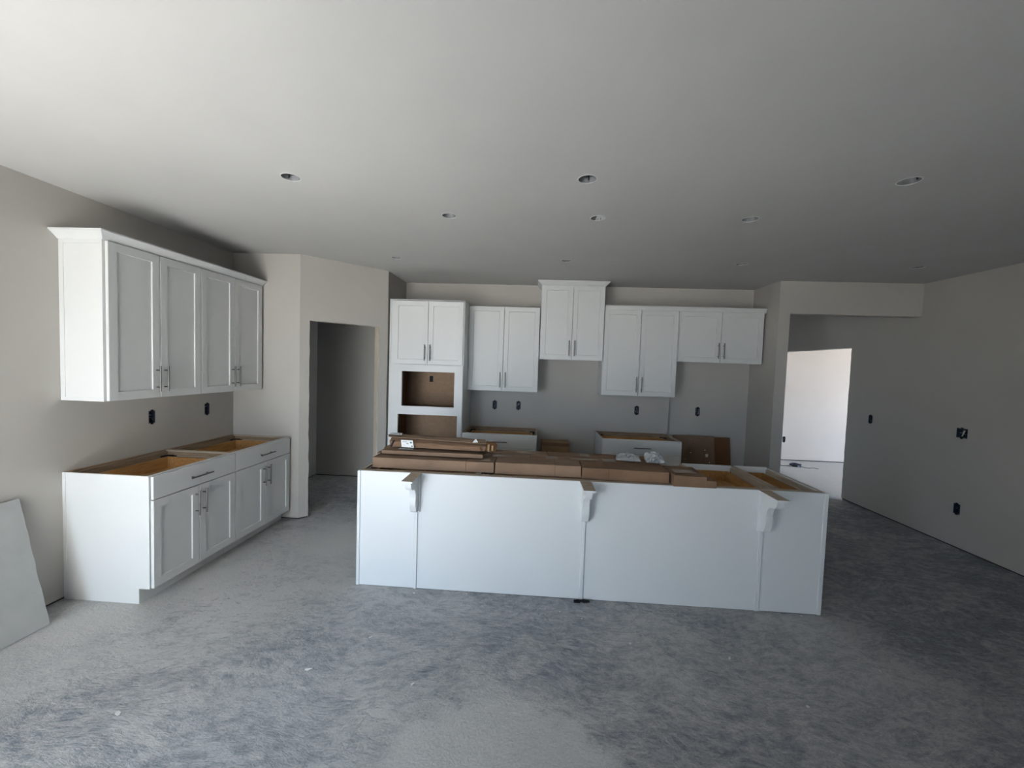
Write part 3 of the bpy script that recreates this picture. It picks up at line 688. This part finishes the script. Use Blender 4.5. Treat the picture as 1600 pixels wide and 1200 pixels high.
# ------------------------------------------------------------------ cardboard on the island
def carton(label, x0, x1, y0, y1, z0, z1, rz=0.0, mat_=M_CARD, seams=(), tapes=(), group='long cartons laid on the island', name='cardboard_carton', sag=0.0):
    cx, cy = (x0+x1)/2, (y0+y1)/2
    t = thing(name, label, 'carton', (cx, cy, z0), rz, group)
    a, b_, h = (x1-x0)/2, (y1-y0)/2, z1-z0
    rnd = random.Random(int(x0*991+y0*77))
    n_ = max(4, int((x1-x0)/0.12)); vs = []; fs = []
    ring = [(-b_, 0.0), (-b_, h*0.5), (-b_, h), (-b_*0.3, h), (b_*0.4, h), (b_, h), (b_, 0.0)]
    m_ = len(ring)
    for i in range(n_+1):
        x = -a+2*a*i/n_
        for j, (yy, zz) in enumerate(ring):
            w_ = 0 if i in (0, n_) else 1
            vs.append((x, yy+rnd.uniform(-1, 1)*0.0015*w_, zz+(rnd.uniform(-1, 1)*0.0018*w_ if 0 < j < 6 else 0)+(rnd.uniform(-0.004, 0.0)*w_ if j in (3, 4) else 0)))
    for i in range(n_):
        for j in range(m_): fs.append((i*m_+j, i*m_+(j+1) % m_, (i+1)*m_+(j+1) % m_, (i+1)*m_+j))
    fs.append(tuple(range(m_))); fs.append(tuple(n_*m_+j for j in range(m_)))
    MB().add(vs, fs).build('box', mat_, t)
    for s in seams:                                          # taped joints: a slightly raised band wrapping front and top
        x = s-cx; mb = MB(); mb.box(x-0.007, x+0.007, -b_-0.0032, b_*0.98, 0.001, h+0.003); mb.build('joint_flap', mat_, t)
        mb = MB(); mb.box(x+0.0072, x+0.0105, -b_-0.0022, b_*0.98, 0.002, h+0.0022); mb.build('joint_slit', M_CARD4, t)
    for tx, ty, tw, td in tapes:
        mb = MB(); mb.box(tx-cx-tw/2, tx-cx+tw/2, ty-cy-td/2, ty-cy+td/2, h+0.0012, h+0.0026); mb.build('tape_strip', M_TAPE, t)
    return t
ZT = ZI+0.001; CH = 0.080
carton('long brown carton at the front left corner of the island', -1.225, -0.288, 2.972, 3.160, ZT, ZT+0.077, seams=(-0.51,), tapes=[(-1.05, 3.12, 0.2, 0.05), (-0.37, 3.05, 0.10, 0.05)])
carton('brown carton at the island front between the left and middle corbels', -0.276, 0.366, 2.962, 3.160, ZT, ZT+0.084, seams=(0.163,), tapes=[(0.25, 3.07, 0.10, 0.03)])
carton('long brown carton at the island front, right of the middle corbel', 0.376, 1.000, 2.930, 3.145, ZT, ZT+0.080, rz=-0.035, mat_=M_CARD2, seams=(0.56,), tapes=[])
t = carton('short carton with taped lid overhanging the island front edge', 1.012, 1.235, 2.852, 3.14, ZT+0.0, ZT+0.078, rz=-0.02, mat_=M_CARD2, tapes=[(1.12, 2.98, 0.15, 0.09)])
mb = MB(); mb.cbox(0.112, 0.182, -0.143, -0.02, 0.0, 0.052, 0.002); mb.build('end_flap', M_CARD2, t)
carton('brown carton in the second row on the left of the island', -1.27, -0.02, 3.174, 3.314, ZT, ZT+0.070, tapes=[(-0.25, 3.25, 0.14, 0.05)])
carton('brown carton in the second row on the right of the island', -0.008, 1.02, 3.174, 3.314, ZT, ZT+0.072, mat_=M_CARD2, tapes=[(0.16, 3.25, 0.10, 0.10), (0.42, 3.25, 0.22, 0.05), (0.62, 3.25, 0.10, 0.09)])
carton('brown carton in the back row on the left of the island', -1.275, 0.12, 3.328, 3.455, ZT, ZT+0.078, tapes=[(-0.05, 3.38, 0.12, 0.06)])
carton('brown carton in the back row on the right of the island', 0.134, 0.985, 3.328, 3.458, ZT, ZT+0.078, mat_=M_CARD2, tapes=[(0.44, 3.39, 0.08, 0.11)])

# flattened torn packaging lying on the cartons
ZP = ZT+0.0805
def label_sheet(parent, pts, name='shipping_label'):
    o = MB().add(pts, [(0, 1, 2, 3)]).build(name, M_PAPER, parent, fix=False)
    a, b_, c_, d_ = [Vector(p) for p in pts]; nrm = (b_-a).cross(d_-a).normalized()*0.0006
    mb = MB()
    def at(u_, v_): return a.lerp(b_, u_).lerp(d_.lerp(c_, u_), v_)+nrm
    for u0, u1, v0, v1 in ((0.1, 0.5, 0.80, 0.84), (0.1, 0.62, 0.70, 0.73), (0.42, 0.6, 0.45, 0.55), (0.1, 0.35, 0.3, 0.33)):
        mb.add([at(u0, v0), at(u1, v0), at(u1, v1), at(u0, v1)], [(0, 1, 2, 3)])
    for cu, cv, r_ in ((0.82, 0.68, 0.09), (0.86, 0.2, 0.07)):
        mb.add([at(cu+r_*math.cos(k*PI/5), cv+r_*1.3*math.sin(k*PI/5)) for k in range(10)], [tuple(range(10))])
    mb.build('print', M_INK, o, fix=False); return o
def strip_sheet(mb, prof_a, prof_b, n_=9, jit=0.004, seed=1, th=0.004):
    """corrugated sheet lofted between two end profiles, with thickness"""
    rnd = random.Random(seed); m_ = len(prof_a); top = []
    for i in range(n_+1):
        q = i/n_
        for (a, b_) in zip(prof_a, prof_b):
            p = Vector(a).lerp(Vector(b_), q); j = 0 if i in (0, n_) else jit
            top.append(p+Vector((rnd.uniform(-j, j)*2, rnd.uniform(-j, j), rnd.uniform(-j, j)*0.7)))
    off = Vector((0, 0.0, -th)); vs = top+[p+off for p in top]; N = len(top); fs = []
    for i in range(n_):
        for j in range(m_-1):
            a = i*m_+j; fs.append((a, a+1, a+m_+1, a+m_)); fs.append((N+a, N+a+m_, N+a+m_+1, N+a+1))
    for i in range(n_):
        a = i*m_; fs.append((a, a+m_, N+a+m_, N+a)); a = i*m_+m_-1; fs.append((a, N+a, N+a+m_, a+m_))
    for j in range(m_-1):
        fs.append((j, N+j, N+j+1, j+1)); a = n_*m_+j; fs.append((a, a+1, N+a+1, N+a))
    return mb.add(vs, fs)
t = thing('flattened_package', 'lower torn cardboard tray lying on the cartons', 'packaging', (-0.79, 3.14, ZP), group='torn packaging on the cartons')
A = [(-0.40, -0.075, 0.012), (-0.40, -0.078, 0.034), (-0.40, 0.0, 0.038), (-0.40, 0.09, 0.036), (-0.40, 0.09, 0.012)]
B = [(0.405, -0.085, 0.010), (0.405, -0.088, 0.036), (0.405, -0.01, 0.034), (0.405, 0.08, 0.032), (0.405, 0.08, 0.010)]
strip_sheet(MB(), A, B, 8, 0.0015, 3).build('tray', M_CARD, t)
MB().box(-0.39, 0.40, -0.06, 0.09, 0.001, 0.010).build('tray_base', M_CARD4, t)
mb = MB(); mb.add([(-0.40, -0.078, 0.034), (-0.43, -0.06, 0.022), (-0.43, 0.03, 0.018), (-0.40, 0.05, 0.034), (-0.40, -0.078, 0.030), (-0.427, -0.06, 0.018), (-0.427, 0.03, 0.014), (-0.40, 0.05, 0.030)],
        [(0,1,2,3),(7,6,5,4),(0,4,5,1),(1,5,6,2),(2,6,7,3),(3,7,4,0)]); mb.build('end_flap', M_CARD2, t)
label_sheet(t, [(-0.278, -0.060, 0.0445), (-0.158, -0.064, 0.0445), (-0.160, -0.010, 0.0445), (-0.275, -0.010, 0.0445)], 'fallen_label')
t = thing('torn_package', 'upper crumpled open cardboard box with a white shipping label', 'packaging', (-0.75, 3.20, ZP+0.0475), group='torn packaging on the cartons')
A = [(-0.40, -0.070, 0.006), (-0.40, -0.078, 0.050), (-0.40, -0.020, 0.085), (-0.41, 0.06, 0.086), (-0.40, 0.07, 0.010)]
B = [(0.37, -0.080, 0.006), (0.38, -0.086, 0.040), (0.37, -0.030, 0.062), (0.36, 0.05, 0.068), (0.37, 0.06, 0.010)]
strip_sheet(MB(), A, B, 11, 0.0045, 11).build('wrap', M_CARD2, t)
A = [(-0.42, -0.055, 0.083), (-0.44, 0.01, 0.094), (-0.41, 0.05, 0.092)]
B = [(0.38, -0.075, 0.062), (0.37, -0.02, 0.078), (0.36, 0.04, 0.074)]
strip_sheet(MB(), A, B, 12, 0.004, 5).build('top_flap', M_CARD, t)
A = [(-0.10, -0.092, 0.042), (-0.09, -0.094, 0.022), (-0.08, -0.090, 0.012)]
B = [(0.33, -0.096, 0.036), (0.345, -0.100, 0.016), (0.34, -0.094, 0.006)]
strip_sheet(MB(), A, B, 9, 0.003, 8).build('torn_flap', M_CARD2, t)
mb = MB(); mb.add([(0.36, -0.08, 0.010), (0.45, -0.09, 0.0), (0.47, -0.06, 0.03), (0.455, -0.03, 0.062), (0.37, -0.03, 0.064), (0.36, 0.04, 0.012), (0.45, 0.03, 0.004), (0.462, 0.02, 0.04), (0.445, 0.03, 0.06), (0.37, 0.04, 0.062)],
        [(0,1,2,3,4),(9,8,7,6,5),(0,5,6,1),(1,6,7,2),(2,7,8,3),(3,8,9,4)]); mb.build('end_flap', M_CARD4, t)
for k, zz in enumerate((0.0, 0.028)):
    mb = MB(); mb.box(0.395+k*0.03, 0.410+k*0.03, -0.0915+k*0.004, -0.086, 0.004+zz*0.2, 0.060-zz*0.3); mb.build('flap_fold', M_CARD3, t)
mb = MB(); mb.add([(0.27, -0.07, 0.066), (0.315, -0.06, 0.066), (0.295, -0.05, 0.096), (0.27, -0.066, 0.064), (0.315, -0.056, 0.064), (0.295, -0.046, 0.094)], [(0,1,2),(5,4,3),(0,3,4,1),(1,4,5,2),(2,5,3,0)])
mb.build('torn_corner', M_PAPER, t)
label_sheet(t, [(-0.295, -0.094, 0.010), (-0.195, -0.096, 0.008), (-0.207, -0.093, 0.066), (-0.303, -0.092, 0.066)])
label_sheet(t, [(-0.43, -0.040, 0.095), (-0.315, -0.045, 0.0955), (-0.325, 0.01, 0.103), (-0.425, 0.01, 0.104)], 'corner_label')
mb = MB(); mb.add([(-0.40, -0.07, 0.004), (-0.37, -0.085, 0.06), (-0.355, -0.085, 0.06), (-0.382, -0.074, 0.004), (-0.40, -0.066, 0.004), (-0.37, -0.081, 0.06), (-0.355, -0.081, 0.06), (-0.382, -0.070, 0.004)],
        [(0,1,2,3),(7,6,5,4),(0,4,5,1),(1,5,6,2),(2,6,7,3),(3,7,4,0)]); mb.build('strap', M_BLACK, t)

# ------------------------------------------------------------------ bags of hardware
def bag(label, cx, cy, z, w_, d_, h_, seed, flat=0.5):
    t = thing('hardware_bag', label, 'plastic bag', (cx, cy, z), random.Random(seed).uniform(-0.2, 0.2), 'bags of cabinet hardware')
    rnd = random.Random(seed); nu, nv = 14, 10; vs = []; fs = []
    for sgn in (1, -1):
        for i in range(nu+1):
            for j in range(nv+1):
                u_ = i/nu; v_ = j/nv; pil = (math.sin(PI*u_)*math.sin(PI*v_))**0.45
                x = (u_-0.5)*w_*(1-0.12*v_)+rnd.uniform(-1, 1)*0.004; y = (v_-0.5)*d_
                zz = h_*0.5*pil*(1 if sgn > 0 else -0.15)+0.012+h_*0.55*v_*v_*flat
                vs.append((x, y+rnd.uniform(-1, 1)*0.003, max(0.0015, zz+rnd.uniform(-1, 1)*0.007*pil)))
    st = (nu+1)*(nv+1)
    for s in (0, 1):
        for i in range(nu):
            for j in range(nv):
                a = s*st+i*(nv+1)+j; q = (a, a+nv+1, a+nv+2, a+1); fs.append(q if s == 0 else tuple(reversed(q)))
    MB().add(vs, fs).build('film', M_BAG, t, fix=False)
    mb = MB(); mk = MB()
    for k in range(70):
        r_ = math.sqrt(rnd.random()); a = rnd.uniform(0, 2*PI)
        x, y = r_*math.cos(a)*w_*0.30, r_*math.sin(a)*d_*0.30-d_*0.06
        zz = rnd.uniform(0.005, 0.006+h_*0.38*(1-r_)); d = Vector((rnd.uniform(-1, 1), rnd.uniform(-1, 1), rnd.uniform(-0.6, 0.6))).normalized()*rnd.uniform(0.006, 0.013)
        p = Vector((x, y, zz+0.006)); q = mb if k % 2 else mk
        q.cyl(p-d, p+d, 0.0034, 6); q.cyl(p+d, p+d*1.3, 0.0068, 6)
    o = mb.build('screws', M_ZINC, t); o['kind'] = 'stuff'; o['label'] = 'small shiny screws'
    o = mk.build('dark_screws', M_BLACK, t); o['kind'] = 'stuff'
    return t
ZB = ZT+0.0805
bag('clear bag of dark and shiny screws lying on the cartons, left one', 0.775, 3.255, ZB, 0.20, 0.15, 0.075, 4, 0.45)
bag('crumpled clear bag of screws standing up on the cartons, right one', 0.975, 3.225, ZB, 0.155, 0.13, 0.105, 9, 0.75)

# ------------------------------------------------------------------ leaning boards and sheets
def leaning_sheet(name, label, cat, x0, x1, yfoot, ytop, ztop, th, mat_, fold=None, edge=None):
    """sheet leaning back against a wall on +y; foot on the floor at yfoot, top edge at (ytop, ztop)"""
    o = MB(); ang = math.atan2(ytop-yfoot, ztop); ny, nz = -math.cos(ang)*th, math.sin(ang)*th
    o.add([(x0, yfoot, 0.001), (x1, yfoot, 0.001), (x1, ytop, ztop), (x0, ytop, ztop), (x0, yfoot+ny, max(0.001, nz)), (x1, yfoot+ny, max(0.001, nz)), (x1, ytop+ny, ztop+nz), (x0, ytop+ny, ztop+nz)],
          [(0,1,2,3),(7,6,5,4),(0,4,5,1),(1,5,6,2),(2,6,7,3),(3,7,4,0)])
    return tag(o.build(name, mat_), label, cat)
cs = leaning_sheet('cardboard_sheet', 'grey brown cardboard sheet leaning in the fridge alcove, left one', 'cardboard', 1.80, 2.318, 5.06, 5.235, 0.872, 0.012, M_CARD)
rnd = random.Random(5)
for k, (x, z, r_) in enumerate(((2.02, 0.66, 0.012), (2.22, 0.64, 0.03), (2.25, 0.55, 0.012), (2.03, 0.83, 0.006), (1.95, 0.58, 0.006), (2.20, 0.70, 0.010))):
    ang = math.atan2(0.175, 0.872); yy = 5.06+0.175*z/0.872-0.0135; mb = MB(); pts = []
    for i in range(9): pts.append((x+rnd.uniform(0.5, 1)*r_*math.cos(i*2*PI/9), yy+0.2*0*i, z+rnd.uniform(0.4, 1)*r_*math.sin(i*2*PI/9)))
    pts = [(a, 5.06+0.175*c_/0.872-0.0132, c_) for a, b_, c_ in pts]
    mb.add(pts, [tuple(range(9))]); mb.build('paint_fleck', M_CHIP, cs)
leaning_sheet('cardboard_sheet', 'dark brown cardboard sheet leaning in the fridge alcove, right one', 'cardboard', 2.26, 2.530, 5.10, 5.262, 0.858, 0.012, M_CARD4)
t = thing('cardboard_box', 'small tan cardboard box standing in the range gap', 'box', (0.285, 5.09, 0.0))
MB().cbox(-0.176, 0.176, -0.09, 0.15, 0.001, 0.745, 0.004).build('box', M_CARD3, t)
MB().box(-0.172, 0.172, -0.0925, -0.09, 0.70, 0.744).build('flap', M_CARD2, t)

# drywall off-cut leaning on the left wall (foot towards the room)
t = thing('drywall_sheet', 'grey drywall sheet leaning against the left wall', 'drywall', (XL, 1.60, 0))
xf, xt, zt, th = 0.205, 0.016, 0.775, 0.0127
rnd = random.Random(3); ang = math.atan2(xf-xt, zt); nx, nz = math.cos(ang)*th, math.sin(ang)*th
edge = [(0.626+rnd.uniform(-0.003, 0.003), q/14) for q in range(15)]
vs = []; fs = []
for e, q in edge:
    x = xf+(xt-xf)*q; z = zt*q
    for dx, dz in ((0, 0), (nx, nz)): vs += [(x+dx, -0.75, z+dz+0.001), (x+dx, e, z+dz+0.001)]
for i in range(14):
    a, c_ = i*4, (i+1)*4
    fs += [(a, a+1, c_+1, c_), (a+2, c_+2, c_+3, a+3), (a+1, a+3, c_+3, c_+1), (a, c_, c_+2, a+2)]
fs += [(0, 2, 3, 1), (56, 57, 59, 58)]
mb = MB().add(vs, fs); mb.build('board', M_GYPS, t)

# ------------------------------------------------------------------ litter on the floor
CH_ = [(-0.83, 2.81, 0.012, 'white drywall chip at the island foot below the left corbel'), (-0.447, 2.842, 0.010, 'white chip at the island foot, right of the left batten'),
       (0.008, 2.756, 0.012, 'white chip on the floor before the left wide island panel'), (0.231, 2.707, 0.009, 'small white chip on the floor just left of the black scrap'),
       (0.373, 2.645, 0.010, 'small white chip on the floor straight in front of the black scrap'), (0.647, 2.431, 0.016, 'larger white chip lying out on the floor before the right wide island panel'),
       (1.212, 2.364, 0.016, 'white chip lying out on the floor before the right corbel'), (0.826, 2.668, 0.008, 'tiny white chip close in front of the right wide island panel'),
       (1.93, 2.845, 0.018, 'white chip at the island foot by its right corner'), (-0.585, 1.994, 0.014, 'white chip at the left edge of the smooth floor patch'),
       (-2.861, 2.238, 0.012, 'white chip on the floor between drywall sheet and left base cabinet'), (-1.682, 2.572, 0.010, 'white chip on the floor between left base cabinet and island'),
       (-1.895, 1.69, 0.020, 'white chip on the floor nearest the lower left of the picture'), (1.45, 2.05, 0.018, 'white chip on the floor nearest the lower right of the picture'),
       (2.05, 2.35, 0.012, 'white chip on the dark floor out beyond the right island corner'), (-0.95, 2.32, 0.010, 'white chip on the floor out before the left end of the island')]
for k, (x, y, r_, lab) in enumerate(CH_):
    rnd = random.Random(100+k); mb = MB(); n_ = 6; e = 1.0 if k % 3 else 2.0; r_ *= 0.62
    pts = [(e*r_*rnd.uniform(0.5, 1)*math.cos(2*PI*i/n_), r_*rnd.uniform(0.4, 0.9)*math.sin(2*PI*i/n_)) for i in range(n_)]
    mb.prism(pts, 'z', 0.0, 0.004); o = mb.build('drywall_chip', M_CHIP); o.location = (x, y, 0.0005); o.rotation_euler = (0, 0, rnd.uniform(0, 6))
    tag(o, lab, 'chip', 'white chips scattered on the floor')
mb = MB(); mb.add([(-0.03, -0.012, 0), (0.0, -0.02, 0), (0.035, 0.0, 0.014), (0.005, 0.010, 0.002), (-0.028, 0.006, 0.001), (0.0, -0.005, 0.006)], [(0,1,5),(1,2,5),(2,3,5),(3,4,5),(4,0,5),(0,4,3,2,1)])
o = mb.build('drywall_scrap', M_CHIP); o.location = (-1.177, 2.037, 0.001); o.scale = (0.7, 0.6, 0.7); tag(o, 'curled pale drywall paper scrap on the open floor left of the island', 'scrap')
mb = MB(); rnd = random.Random(8)
pts = [Vector((rnd.uniform(-0.05, 0.06), rnd.uniform(-0.012, 0.012), rnd.uniform(0.003, 0.016))) for k in range(26)]
mb.tube(pts, 0.004, 5); mb.box(-0.055, -0.01, -0.012, 0.012, 0.0, 0.010)
o = mb.build('black_scrap', M_BLACK); o.location = (0.392, 2.835, 0.001); tag(o, 'crumpled black scrap under the middle batten of the island', 'scrap')
mb = MB(); rnd = random.Random(21); pts = []
for k in range(70):                                          # loose coils heaped in the middle with two ends trailing off
    a_ = k*0.9; r_ = 0.05+0.03*rnd.random(); pts.append(Vector((r_*math.cos(a_)*1.3, r_*math.sin(a_), 0.006+0.05*rnd.random())))
pts = [Vector((-0.30, 0.10, 0.005)), Vector((-0.2, 0.02, 0.005)), Vector((-0.12, 0.05, 0.005))]+pts+[Vector((0.13, -0.05, 0.005)), Vector((0.2, -0.1, 0.005)), Vector((0.27, -0.05, 0.005)), Vector((0.33, -0.12, 0.005))]
mb.tube(pts, 0.0045, 5); o = mb.build('wire_tangle', M_BLUE); o.location = (4.88, 7.62, 0); tag(o, 'dark tangled wire on the bright floor beyond the doorway', 'wire')
